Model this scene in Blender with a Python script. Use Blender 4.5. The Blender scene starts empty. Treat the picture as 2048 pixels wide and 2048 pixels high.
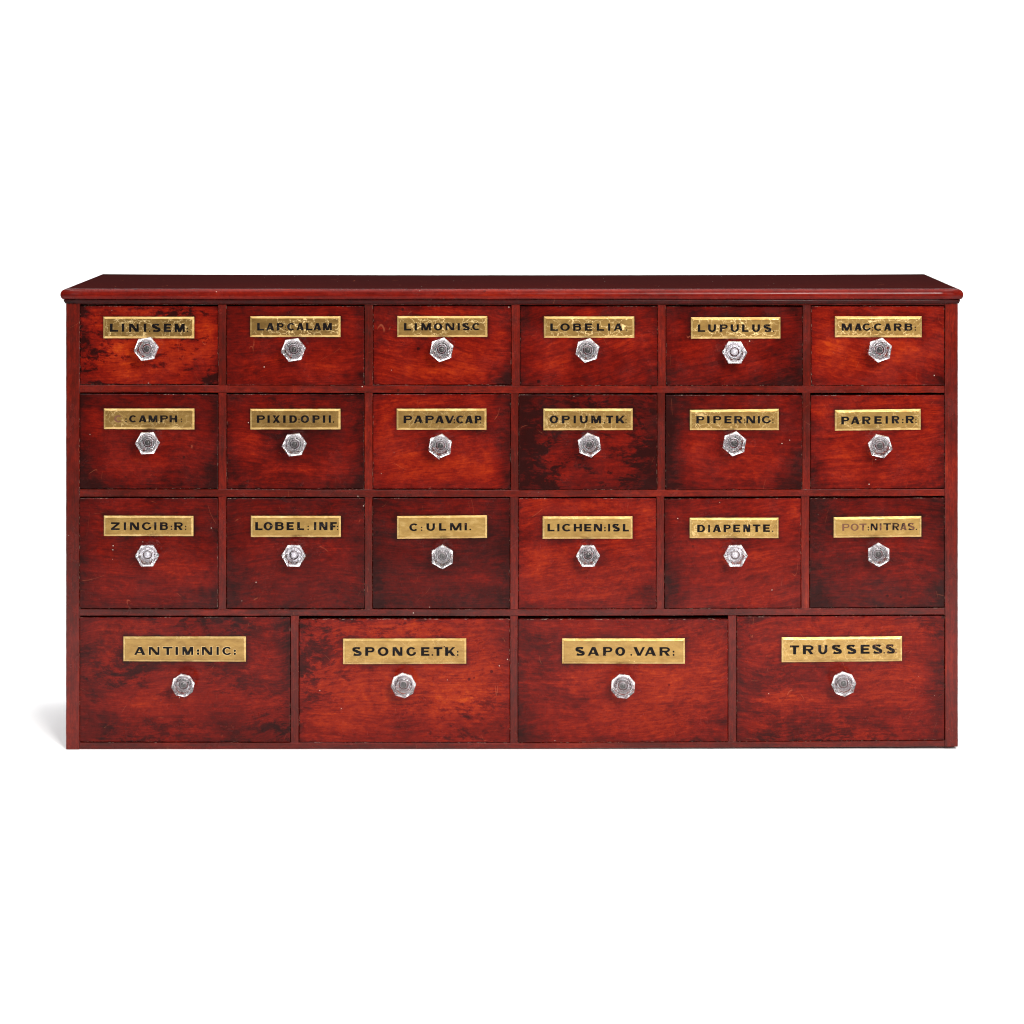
import bpy, bmesh, math, random
from mathutils import Vector, noise

# ------------------------------------------------------------------ camera
K = 0.0007            # metres per photograph pixel on the front plane of the chest
DIST = 3.2            # camera to front plane
VX, VY = 1064.0, 215.0
FLOOR = 1499.0
def X(px): return (px - 1024.0) * K
def Z(py): return (FLOOR - py) * K
CAMX, CAMZ = X(VX), Z(VY)

scene = bpy.context.scene
cd = bpy.data.cameras.new('camera')
cam = bpy.data.objects.new('camera', cd)
scene.collection.objects.link(cam)
cam.location = (CAMX, -DIST, CAMZ)
cam.rotation_euler = (math.radians(90), 0, 0)
cd.sensor_width = 36.0
cd.lens = 36.0 * DIST / (2048 * K)
cd.shift_x = (1024 - VX) / 2048.0
cd.shift_y = -(1024 - VY) / 2048.0
cd.clip_end = 100
scene.camera = cam

# ------------------------------------------------------------------ world, lamps, exposure
world = bpy.data.worlds.new('World')
scene.world = world
world.use_nodes = True
bgn = world.node_tree.nodes['Background']
bgn.inputs['Color'].default_value = (0.93, 0.96, 1.0, 1)
bgn.inputs['Strength'].default_value = 0.17
scene.view_settings.view_transform = 'Standard'
scene.view_settings.look = 'None'
scene.view_settings.exposure = 0.0
scene.view_settings.gamma = 1.0
scene.render.filter_size = 1.1
scene.cycles.max_bounces = 32
scene.cycles.transmission_bounces = 32
scene.cycles.glossy_bounces = 16
scene.cycles.caustics_refractive = True
scene.cycles.caustics_reflective = True
scene.cycles.filter_width = 1.1

def area(name, loc, target, sx, sy, power, col=(1, 1, 1)):
    ld = bpy.data.lights.new(name, 'AREA')
    ld.shape = 'RECTANGLE'; ld.size = sx; ld.size_y = sy
    ld.energy = power; ld.color = col
    lo = bpy.data.objects.new(name, ld)
    scene.collection.objects.link(lo)
    lo.location = loc
    lo.rotation_euler = (Vector(target) - Vector(loc)).to_track_quat('-Z', 'Y').to_euler()
    return lo
area('key_softbox', (0.95, -2.9, 2.0), (0.0, 0, 0.3), 0.95, 1.0, 160, (1, 0.97, 0.93))
area('side_fill_light', (2.7, -2.0, 1.5), (0.1, 0, 0.3), 1.6, 1.9, 30, (1, 0.99, 0.97))  # panel added to brighten the glass knobs
area('fill_light', (-2.5, -2.1, 1.6), (-0.1, 0, 0.3), 1.6, 1.9, 27, (0.95, 0.97, 1))  # unseen fill, enlarged to brighten the knob facets
area('overhead_softbox', (0.0, -0.55, 2.7), (0.0, -0.5, 0), 4.2, 2.2, 66)
area('backdrop_light', (0.0, 1.0, 3.0), (0.0, 3.0, 0.6), 4.6, 0.8, 105)

# ------------------------------------------------------------------ helpers
COL = scene.collection
def link(name, me, mats, parent=None, loc=(0, 0, 0)):
    o = bpy.data.objects.new(name, me)
    COL.objects.link(o)
    for m in (mats if isinstance(mats, (list, tuple)) else [mats]):
        me.materials.append(m)
    o.location = loc
    if parent: o.parent = parent
    return o
def mesh(name, verts, faces):
    me = bpy.data.meshes.new(name)
    me.from_pydata(verts, [], faces)
    return me
def fix(me):
    bm = bmesh.new(); bm.from_mesh(me)
    bmesh.ops.recalc_face_normals(bm, faces=bm.faces[:])
    bm.to_mesh(me); bm.free()
def paint(me, fn, name='patina'):
    a = me.attributes.new(name, 'FLOAT_COLOR', 'POINT')
    for i, v in enumerate(me.vertices):
        a.data[i].color = fn(v.co)
def lerp3(L, M, R):                      # left / middle / right heights of a slightly crooked rail
    def f(x):
        if x < 1024: return L + (M - L) * (x - 132) / 892.0
        return M + (R - M) * (x - 1024) / 892.0
    return f

# ------------------------------------------------------------------ node helper
class NT:
    def __init__(s, name):
        s.m = bpy.data.materials.new(name); s.m.use_nodes = True
        s.t = s.m.node_tree; s.b = s.t.nodes['Principled BSDF']
    def n(s, typ, **kw):
        nd = s.t.nodes.new(typ)
        for k, v in kw.items(): setattr(nd, k, v)
        return nd
    def l(s, a, b): s.t.links.new(a, b)
    def put(s, sock, v):
        if hasattr(v, 'links') or hasattr(v, 'is_linked'): s.l(v, sock)
        else: sock.default_value = v
    def math(s, op, a, b=0.0, c=0.0, clamp=False):
        nd = s.n('ShaderNodeMath', operation=op); nd.use_clamp = clamp
        s.put(nd.inputs[0], a); s.put(nd.inputs[1], b)
        if op in ('MULTIPLY_ADD', 'SMOOTH_MIN', 'SMOOTH_MAX'): s.put(nd.inputs[2], c)
        return nd.outputs[0]
    def step(s, v, a, b, lo=0.0, hi=1.0):
        nd = s.n('ShaderNodeMapRange'); nd.interpolation_type = 'SMOOTHSTEP'
        s.put(nd.inputs['Value'], v)
        for k, x in (('From Min', a), ('From Max', b), ('To Min', lo), ('To Max', hi)):
            s.put(nd.inputs[k], x)
        return nd.outputs[0]
    def vmul(s, v, w):
        nd = s.n('ShaderNodeVectorMath', operation='MULTIPLY'); s.put(nd.inputs[0], v); s.put(nd.inputs[1], w); return nd.outputs[0]
    def vadd(s, v, w):
        nd = s.n('ShaderNodeVectorMath', operation='ADD'); s.put(nd.inputs[0], v); s.put(nd.inputs[1], w); return nd.outputs[0]
    def noise(s, vec, scale, detail=4, rough=0.5, dist=0.0, col=False):
        nd = s.n('ShaderNodeTexNoise'); s.put(nd.inputs['Vector'], vec)
        nd.inputs['Scale'].default_value = scale; nd.inputs['Detail'].default_value = detail
        nd.inputs['Roughness'].default_value = rough; nd.inputs['Distortion'].default_value = dist
        return nd.outputs['Color' if col else 'Fac']
    def mix(s, f, a, b):
        nd = s.n('ShaderNodeMix', data_type='RGBA')
        s.put(nd.inputs[0], f); s.put(nd.inputs[6], a); s.put(nd.inputs[7], b)
        return nd.outputs[2]
    def ramp(s, v, stops):
        nd = s.n('ShaderNodeValToRGB'); s.put(nd.inputs[0], v)
        e = nd.color_ramp.elements
        e[0].position, e[0].color = stops[0][0], (*stops[0][1], 1)
        e[1].position, e[1].color = stops[-1][0], (*stops[-1][1], 1)
        for p, c in stops[1:-1]:
            x = e.new(p); x.color = (*c, 1)
        return nd.outputs[0]
    def bump(s, h, strength, dist=0.001):
        nd = s.n('ShaderNodeBump'); nd.inputs['Strength'].default_value = strength
        nd.inputs['Distance'].default_value = dist; s.put(nd.inputs['Height'], h)
        s.l(nd.outputs[0], s.b.inputs['Normal'])

# ------------------------------------------------------------------ wood
# vertex colour "patina": R tone, G dark mottling, B grain angle (0.5 = level), A worn arris
RAMP = [(0.0, (0.022, 0.0040, 0.0055)), (0.14, (0.046, 0.0050, 0.0064)), (0.32, (0.096, 0.0060, 0.0062)),
        (0.50, (0.180, 0.0105, 0.0075)), (0.68, (0.300, 0.0260, 0.0095)), (0.84, (0.430, 0.0640, 0.0130)),
        (1.0, (0.56, 0.140, 0.025))]
RAMP = [(p, tuple(c * k for c, k in zip(col, (0.70, 0.53, 0.32)))) for p, col in RAMP]
def wood(name, contrast=1.0, spec=0.32, rough=0.30, vertical=False, desat=0.0, coat=0.0, tint=(0.085, 0.024, 0.017, 1)):
    w = NT(name)
    tc = w.n('ShaderNodeTexCoord').outputs['Object']
    oi = w.n('ShaderNodeObjectInfo').outputs['Random']
    at = w.n('ShaderNodeAttribute', attribute_name='patina')
    sep = w.n('ShaderNodeSeparateColor'); w.l(at.outputs['Color'], sep.inputs[0])
    tone, mott, ang = sep.outputs[0], sep.outputs[1], sep.outputs[2]
    arris = at.outputs['Alpha']
    rot = w.n('ShaderNodeVectorRotate', rotation_type='AXIS_ANGLE')
    rot.inputs['Axis'].default_value = (0, 1, 0)
    w.l(tc, rot.inputs['Vector'])
    a = w.math('MULTIPLY', w.math('SUBTRACT', ang, 0.5), 2.0)
    if vertical: a = w.math('ADD', a, math.pi / 2)
    w.l(a, rot.inputs['Angle'])
    off = w.math('MULTIPLY', oi, 37.0)
    v0 = w.vadd(rot.outputs[0], w_comb(w, off))
    # slow wander of the grain
    wnd = w.noise(v0, 5.0, 2, 0.5, col=True)
    wv = w.vmul(w.vadd(wnd, (-0.5, -0.5, -0.5)), (0.0, 0.0, 0.014))
    v = w.vadd(v0, wv)
    med = w.noise(w.vmul(v, (6, 30, 36)), 1.0, 8, 0.68)
    streak = w.noise(w.vmul(v, (10, 120, 170)), 1.0, 7, 0.68)
    fibre = w.noise(w.vmul(v, (34, 500, 640)), 1.0, 3, 0.6)
    cloud = w.noise(w.vmul(v0, (1, 1, 1.4)), 16.0, 9, 0.72, 0.3)
    mott2 = w.noise(w.vmul(v, (1.0, 1.0, 1.9)), 95.0, 8, 0.80, 0.2)
    val = tone
    for src, amp in ((med, 0.50), (streak, 0.40), (fibre, 0.36), (cloud, 0.34), (mott2, 0.85)):
        val = w.math('ADD', val, w.math('MULTIPLY', w.math('SUBTRACT', src, 0.5), amp * contrast))
    # dark shellac mottling, broken along the grain
    b1 = w.noise(w.vmul(v, (1.0, 1.0, 2.1)), 44.0, 9, 0.76, 0.3)
    b2 = w.noise(w.vmul(v, (1.0, 1.0, 1.6)), 8.0, 3, 0.5)
    bl = w.math('MULTIPLY', w.step(w.math('ADD', b1, w.math('MULTIPLY', w.math('SUBTRACT', b2, 0.5), 0.55)), 0.48, 0.62), mott)
    val = w.math('SUBTRACT', val, w.math('MULTIPLY', bl, 0.50))
    # pinpoint pits
    pit = w.n('ShaderNodeTexVoronoi'); w.l(v0, pit.inputs['Vector']); pit.inputs['Scale'].default_value = 60
    pr = w.noise(v0, 25.0, 2, 0.5)
    pm = w.math('MULTIPLY', w.step(pit.outputs['Distance'], 0.17, 0.10), w.step(pr, 0.62, 0.68))
    val = w.math('SUBTRACT', val, w.math('MULTIPLY', pm, 0.3))
    col = w.ramp(val, RAMP)
    if desat:
        col = w.mix(desat, col, tint)
    # hairline scratches (contours of a smooth noise, only here and there)
    sv = w.vmul(v0, (1.0, 1.0, 1.0))
    s1 = w.noise(sv, 6.0, 1, 0.4, 1.2)
    s1 = w.step(w.math('ABSOLUTE', w.math('SUBTRACT', s1, 0.5)), 0.0016, 0.0004)
    s1m = w.step(w.noise(v0, 34.0, 3, 0.6), 0.57, 0.64)
    s2 = w.noise(w.vmul(v0, (2.2, 1, 0.7)), 9.0, 1, 0.4, 0.8)
    s2 = w.step(w.math('ABSOLUTE', w.math('SUBTRACT', s2, 0.47)), 0.0018, 0.0004)
    s2m = w.step(w.noise(v0, 45.0, 3, 0.6), 0.58, 0.65)
    scr = w.math('ADD', w.math('MULTIPLY', s1, s1m), w.math('MULTIPLY', s2, s2m), clamp=True)
    col = w.mix(w.math('MULTIPLY', scr, 0.20), col, (0.48, 0.13, 0.06, 1))
    # pale dust specks
    sp = w.n('ShaderNodeTexVoronoi'); w.l(w.vadd(v0, (3.3, 0, 1.7)), sp.inputs['Vector']); sp.inputs['Scale'].default_value = 95
    dot = w.step(sp.outputs['Distance'], 0.085, 0.05)
    sc = w.n('ShaderNodeSeparateColor'); w.l(sp.outputs['Color'], sc.inputs[0])
    dot = w.math('MULTIPLY', dot, w.step(sc.outputs[0], 0.95, 0.96))
    col = w.mix(w.math('MULTIPLY', dot, 0.75), col, (0.62, 0.50, 0.42, 1))
    # chips and rub-through on the arrises
    ch = w.noise(w.vmul(tc, (1, 1, 1)), 240.0, 4, 0.7)
    ch2 = w.noise(v0, 30.0, 2, 0.5)
    chm = w.math('MULTIPLY', w.step(ch, 0.52, 0.62), w.step(ch2, 0.46, 0.60))
    chm = w.math('MULTIPLY', chm, w.step(arris, 0.40, 0.8))
    col = w.mix(w.math('MULTIPLY', chm, 0.5), col, (0.46, 0.32, 0.25, 1))
    w.l(col, w.b.inputs['Base Color'])
    rn = w.noise(v0, 22.0, 4, 0.6)
    w.l(w.step(rn, 0.3, 0.7, rough - 0.05, rough + 0.13), w.b.inputs['Roughness'])
    w.b.inputs['Specular IOR Level'].default_value = spec
    w.b.inputs['Coat Weight'].default_value = coat
    h = w.math('ADD', w.math('MULTIPLY', streak, 0.6), w.math('MULTIPLY', w.noise(v0, 14.0, 2), 1.2))
    w.bump(h, 0.05, 0.0008)
    return w.m
def w_comb(w, s):
    c = w.n('ShaderNodeCombineXYZ')
    w.l(s, c.inputs[0]); w.l(w.math('MULTIPLY', s, 0.37), c.inputs[1]); w.l(w.math('MULTIPLY', s, 0.71), c.inputs[2])
    return c.outputs[0]

M_drawer = wood('mahogany_drawer', 0.92, 0.13, 0.17)
M_frame = wood('mahogany_frame', 1.15, 0.25, 0.18, False, 0.22, 0.0, (0.078, 0.0135, 0.007, 1))
M_frame_v = wood('mahogany_frame_upright', 1.15, 0.25, 0.18, True, 0.22, 0.0, (0.078, 0.0135, 0.007, 1))
M_mould = wood('mahogany_moulding', 0.75, 0.10, 0.18, False, 0.0)
M_top = wood('mahogany_top', 0.30, 0.0, 0.6, False, 0.88, 0.0, (0.024, 0.0066, 0.0062, 1))
def plain(name, col, rough=0.6, spec=0.3, metal=0.0):
    w = NT(name)
    tc = w.n('ShaderNodeTexCoord').outputs['Object']
    nn = w.noise(tc, 60.0, 4, 0.6)
    w.l(w.mix(nn, tuple(c * 0.7 for c in col) + (1,), tuple(c * 1.3 for c in col) + (1,)), w.b.inputs['Base Color'])
    w.b.inputs['Roughness'].default_value = rough
    w.b.inputs['Specular IOR Level'].default_value = spec
    w.b.inputs['Metallic'].default_value = metal
    return w.m
M_inner = plain('unpolished_carcass', (0.03, 0.012, 0.008), 0.8, 0.1)
M_brass = plain('knob_bolt_metal', (0.018, 0.015, 0.014), 0.28, 0.5, 0.0)

# gilt glass: "patina" R = brightness (rim: painted bevel light), G = cracking, B = speckle
def gilt():
    w = NT('gilt_glass')
    tc = w.n('ShaderNodeTexCoord').outputs['Object']
    oi = w.n('ShaderNodeObjectInfo').outputs['Random']
    at = w.n('ShaderNodeAttribute', attribute_name='patina')
    sep = w.n('ShaderNodeSeparateColor'); w.l(at.outputs['Color'], sep.inputs[0])
    v = w.vadd(tc, w_comb(w, w.math('MULTIPLY', oi, 23.0)))
    wn = w.vmul(w.vadd(w.noise(v, 55.0, 4, 0.65, col=True), (-0.5, -0.5, -0.5)), (0.030, 0.030, 0.030))
    vd = w.vadd(v, wn)
    flat = (0, 0, 0)
    vo = w.n('ShaderNodeTexVoronoi', feature='DISTANCE_TO_EDGE'); w.l(w.vmul(vd, (1, 0.01, 1.5)), vo.inputs['Vector']); vo.inputs['Scale'].default_value = 85
    cm = w.noise(v, 38.0, 3, 0.6)
    cr = w.math('MULTIPLY', w.step(vo.outputs['Distance'], 0.045, 0.012), w.step(cm, 0.36, 0.54))
    cr = w.math('MULTIPLY', cr, sep.outputs[1])
    # flakes
    fl = w.step(w.noise(w.vmul(v, (1, 1, 1.5)), 190.0, 4, 0.7), 0.655, 0.72)
    fl = w.math('MULTIPLY', w.math('MULTIPLY', fl, w.step(w.noise(v, 33.0, 2), 0.48, 0.62)), sep.outputs[2])
    mot = w.noise(w.vmul(v, (1, 1, 2.4)), 60.0, 6, 0.66)
    base = w.ramp(w.math('ADD', w.math('MULTIPLY', w.math('SUBTRACT', mot, 0.5), 0.9), sep.outputs[0]),
                  [(0.0, (0.13, 0.068, 0.020)), (0.35, (0.29, 0.165, 0.045)), (0.65, (0.44, 0.265, 0.074)), (1.0, (0.72, 0.50, 0.20))])
    light = w.math('MAXIMUM', cr, fl)
    col = w.mix(w.math('MULTIPLY', light, 0.85), base, (0.95, 0.70, 0.32, 1))
    w.l(col, w.b.inputs['Base Color'])
    w.l(w.math('MULTIPLY_ADD', light, -0.45, 0.80), w.b.inputs['Metallic'])
    w.b.inputs['Roughness'].default_value = 0.33
    w.b.inputs['Coat Weight'].default_value = 0.25
    w.b.inputs['Coat Roughness'].default_value = 0.06
    w.bump(w.math('ADD', w.math('MULTIPLY', mot, 0.3), light), 0.08, 0.0004)
    return w.m
M_gilt = gilt()

def ink():
    w = NT('black_lettering')
    tc = w.n('ShaderNodeTexCoord').outputs['Object']
    at = w.n('ShaderNodeAttribute', attribute_name='patina')
    sep = w.n('ShaderNodeSeparateColor'); w.l(at.outputs['Color'], sep.inputs[0])
    oi = w.n('ShaderNodeObjectInfo').outputs['Random']
    v = w.vadd(tc, w_comb(w, w.math('MULTIPLY', oi, 11.0)))
    nz = w.noise(v, 210.0, 4, 0.7)
    fade = w.step(w.math('ADD', nz, w.math('MULTIPLY', sep.outputs[0], 0.9)), 0.62, 0.80)
    grey = w.noise(v, 90.0, 3, 0.6)
    c0 = w.mix(w.math('MULTIPLY', w.step(grey, 0.52, 0.72), 0.4), (0.004, 0.003, 0.003, 1), (0.030, 0.028, 0.030, 1))
    c1 = w.mix(fade, c0, (0.13, 0.058, 0.034, 1))
    ch = w.math('MULTIPLY', w.step(w.noise(v, 300.0, 3, 0.7), 0.67, 0.74), sep.outputs[1])
    w.l(w.mix(ch, c1, (0.75, 0.52, 0.25, 1)), w.b.inputs['Base Color'])
    w.b.inputs['Roughness'].default_value = 0.35
    w.b.inputs['Specular IOR Level'].default_value = 0.10
    return w.m
M_ink = ink()
M_halo = plain('lettering_gold_outline', (0.72, 0.50, 0.22), 0.45, 0.4, 0.3)

def glass():
    w = NT('pressed_glass')
    w.b.inputs['Base Color'].default_value = (0.985, 0.975, 0.985, 1)
    w.b.inputs['Transmission Weight'].default_value = 1.0
    w.b.inputs['IOR'].default_value = 1.52
    tc = w.n('ShaderNodeTexCoord').outputs['Object']
    at = w.n('ShaderNodeAttribute', attribute_name='patina')
    sep = w.n('ShaderNodeSeparateColor'); w.l(at.outputs['Color'], sep.inputs[0])
    w.l(w.math('MULTIPLY_ADD', sep.outputs[0], 0.03, 0.005), w.b.inputs['Roughness'])
    w.bump(w.noise(tc, 90.0, 2, 0.5), 0.05, 0.002)
    # old pressed glass is never quite clear: fine inner haze
    df = w.n('ShaderNodeBsdfTranslucent'); df.inputs[0].default_value = (0.95, 0.93, 0.95, 1)
    d2 = w.n('ShaderNodeBsdfDiffuse'); d2.inputs[0].default_value = (0.95, 0.93, 0.95, 1)
    m1 = w.n('ShaderNodeMixShader'); m1.inputs[0].default_value = 0.5
    w.l(df.outputs[0], m1.inputs[1]); w.l(d2.outputs[0], m1.inputs[2])
    m2 = w.n('ShaderNodeMixShader'); w.l(w.math('MULTIPLY_ADD', sep.outputs[0], 0.05, 0.02), m2.inputs[0])
    w.l(w.b.outputs[0], m2.inputs[1]); w.l(m1.outputs[0], m2.inputs[2])
    w.l(m2.outputs[0], w.t.nodes['Material Output'].inputs['Surface'])
    return w.m
M_glass = glass()

def paper():
    w = NT('white_backdrop_paper')
    tc = w.n('ShaderNodeTexCoord').outputs['Object']
    nn = w.noise(tc, 1.3, 3, 0.5)
    w.l(w.mix(nn, (0.86, 0.86, 0.86, 1), (0.88, 0.88, 0.88, 1)), w.b.inputs['Base Color'])
    w.b.inputs['Roughness'].default_value = 0.9
    w.b.inputs['Specular IOR Level'].default_value = 0.0
    return w.m

# ------------------------------------------------------------------ white studio sweep
prof = [(-1.22, 0.0), (-0.5, 0.0), (2.2, 0.0)]
for i in range(1, 17):
    a = math.pi / 2 * i / 16
    prof.append((2.2 + 1.2 * math.sin(a), 1.2 - 1.2 * math.cos(a)))
prof.append((3.4, 4.2))
vs, fs = [], []
for (y, z) in prof:
    vs += [(-5.5, y, z), (5.5, y, z)]
for i in range(len(prof) - 1):
    fs.append((2*i, 2*i+1, 2*i+3, 2*i+2))
bd = mesh('paper_sweep', vs, fs)
for p in bd.polygons: p.use_smooth = True
floor = link('floor', bd, paper())
floor['kind'] = 'structure'
# the bare grey studio floor on which the paper lies
gm = mesh('studio_ground', [(-7, -7, -0.004), (7, -7, -0.004), (7, 5, -0.004), (-7, 5, -0.004)], [(0, 1, 2, 3)])
ground = link('studio_ground', gm, plain('grey_studio_floor', (0.13, 0.13, 0.135), 0.7, 0.2))
ground['kind'] = 'structure'

# ------------------------------------------------------------------ the chest
DEPTH = 0.268
chest = bpy.data.objects.new('apothecary_chest', None)
COL.objects.link(chest)
chest.location = (0, 0, 0)
chest['label'] = 'long red mahogany apothecary chest with gilt labels and glass knobs on white floor'
chest['category'] = 'chest of drawers'

def hash01(*a):
    return (math.sin(sum((i + 1) * 12.9898 * x for i, x in enumerate(a))) * 43758.5453) % 1.0

def board(name, xs, ytop, ybot, mat, y0=0.0, y1=DEPTH - 0.012, tone=0.40, mott=0.0, seed=0.0, ch=0.0006, wob=1.0):
    """solid board whose front face follows px abscissae xs and px edge heights, arrises eased"""
    n = len(xs)
    cx = X((xs[0] + xs[-1]) / 2); cz = Z((ytop(xs[0]) + ybot(xs[-1])) / 2)
    sect = [(0, 0, 1), (0, 1, 0)]
    verts, faces, al = [], [], []
    rows = []
    # ring of points per section: top-back, top-front arris, front-top, front-bottom, bottom-front arris, bottom-back
    for i, x in enumerate(xs):
        zt, zb = Z(ytop(x)) - cz, Z(ybot(x)) - cz
        w_ = (hash01(x, seed) - 0.5) * 0.0004 * wob
        zt += w_; zb += (hash01(seed, x, 3) - 0.5) * 0.0004 * wob
        xx = X(x) - cx
        ring = [(xx, y1, zt), (xx, y0 + ch, zt), (xx, y0, zt - ch), (xx, y0, zb + ch), (xx, y0 + ch, zb), (xx, y1, zb)]
        # extra rows on the front so that the patina can vary
        k = len(verts); verts += ring; rows.append(k)
    for i in range(n - 1):
        a, b = rows[i], rows[i + 1]
        for j in range(6):
            j2 = (j + 1) % 6
            faces.append((a + j, a + j2, b + j2, b + j))
    faces.append(tuple(rows[0] + j for j in range(6)))
    faces.append(tuple(rows[-1] + j for j in range(5, -1, -1)))
    me = mesh(name, verts, faces); fix(me)
    def f(co):
        t = tone + 0.16 * noise.noise(Vector((co.x * 9 + seed * 7, seed * 3.1, co.z * 9)))
        arr = 0.35 if abs(co.y - y0) < ch * 0.5 else (0.75 if co.y < y0 + 0.01 else 0.0)
        return (t, mott, 0.5, arr)
    paint(me, f)
    return link(name, me, mat, chest, (cx, 0, cz))
def upright(name, xl, xr, ytop, ybot, mat, y0=0.0, y1=DEPTH - 0.012, tone=0.40, seed=0.0, ch=0.0005):
    """vertical board; xl, xr px at top; built of several heights"""
    cx = X((xl + xr) / 2); cz = Z((ytop + ybot) / 2)
    n = max(4, int((ybot - ytop) / 12))
    verts, faces, rows = [], [], []
    for i in range(n + 1):
        y = ytop + (ybot - ytop) * i / n
        z = Z(y) - cz
        a = X(xl) - cx + (hash01(i, seed) - 0.5) * 0.00025
        b = X(xr) - cx + (hash01(i, seed, 5) - 0.5) * 0.00025
        rows.append(len(verts))
        verts += [(a, y1, z), (a, y0 + ch, z), (a + ch, y0, z), (b - ch, y0, z), (b, y0 + ch, z), (b, y1, z)]
    for i in range(n):
        a, b = rows[i], rows[i + 1]
        for j in range(6):
            j2 = (j + 1) % 6
            faces.append((a + j, b + j, b + j2, a + j2))
    faces.append(tuple(rows[0] + j for j in range(6)))
    faces.append(tuple(rows[-1] + j for j in range(5, -1, -1)))
    me = mesh(name, verts, faces); fix(me)
    def f(co):
        t = tone + 0.16 * noise.noise(Vector((seed * 5.3, seed, co.z * 8)))
        arr = 0.35 if abs(co.y - y0) < ch * 0.5 else (0.75 if co.y < y0 + 0.01 else 0.0)
        return (t, 0.0, 0.5, arr)
    paint(me, f)
    return link(name, me, mat, chest, (cx, 0, cz))

rt = [lerp3(603.0, 604.0, 604.0), lerp3(769.8, 771.6, 771.3), lerp3(978.4, 980.2, 978.2), lerp3(1218.2, 1218.6, 1216.2), lerp3(1485.2, 1485.8, 1480.8)]
rb = [lerp3(608.4, 610.2, 610.6), lerp3(784.9, 786.6, 785.7), lerp3(993.7, 994.3, 992.0), lerp3(1231.6, 1232.4, 1229.5), lerp3(1498.4, 1497.4, 1493.2)]
xs = [159.8 + (1889.0 - 159.8) * i / 60 for i in range(61)]
for i, tn in enumerate((0.25, 0.38, 0.33, 0.29, 0.33)):
    board('rail', xs, rt[i], rb[i], M_frame, tone=tn, seed=i * 1.7 + 0.3, y0=0.0004 * (i % 2), mott=0.25 if i == 3 else 0.0)
side_y0 = -0.0006
upright('side_panel', 132.0, 159.2, 603.0, 1498.6, M_frame_v, y0=side_y0, y1=DEPTH, tone=0.31, seed=2.2, ch=0.0009)
upright('side_panel', 1889.6, 1915.8, 604.0, 1493.0, M_frame_v, y0=side_y0, y1=DEPTH, tone=0.37, seed=4.9, ch=0.0009)
DIV = [[(436.4,452.6),(729.3,745.6),(1023.2,1040.0),(1315.6,1331.6),(1605.6,1621.8)],
       [(436.6,452.8),(728.8,745.0),(1021.8,1037.0),(1314.6,1330.4),(1604.6,1620.6)],
       [(436.6,452.4),(729.6,744.6),(1020.4,1036.4),(1312.8,1328.4),(1602.6,1618.8)],
       [(581.4,597.2),(1020.4,1035.6),(1456.4,1473.0)]]
for r in range(4):
    for j, (a, b) in enumerate(DIV[r]):
        m = (a + b) / 2
        upright('divider', a, b, rb[r](m) + 0.15, rt[r + 1](m) - 0.15, M_frame_v,
                y0=0.0002 + 0.0005 * hash01(r, j, 9), tone=0.29 + 0.12 * hash01(r, j), seed=r * 3.3 + j * 0.77)
# back panel
bw, bz0, bz1 = X(1889) - X(160), Z(1490), Z(606)
me = mesh('back_panel', [(s * bw / 2, y, z) for z in (bz0, bz1) for y in (DEPTH - 0.0105, DEPTH - 0.002) for s in (-1, 1)],
          [(0,1,3,2),(4,5,7,6),(0,1,5,4),(2,3,7,6),(0,2,6,4),(1,3,7,5)]); fix(me)
link('back_panel', me, M_inner, chest, ((X(1889) + X(160)) / 2, 0, 0))
# low foot blocks set back under the raised right end and the left end
for (fx, zt) in ((1894, 1493.6), (152, 1499.2)):
    h = max(Z(zt), 0.0006)
    for fy in (0.012, DEPTH - 0.05):
        me = mesh('foot', [(s * 0.012, fy + q * 0.03, z) for z in (0.0, h) for q in (0, 1) for s in (-1, 1)],
                  [(0,1,3,2),(4,5,7,6),(0,1,5,4),(2,3,7,6),(0,2,6,4),(1,3,7,5)]); fix(me)
        link('foot', me, M_inner, chest, (X(fx), 0, 0))

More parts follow.
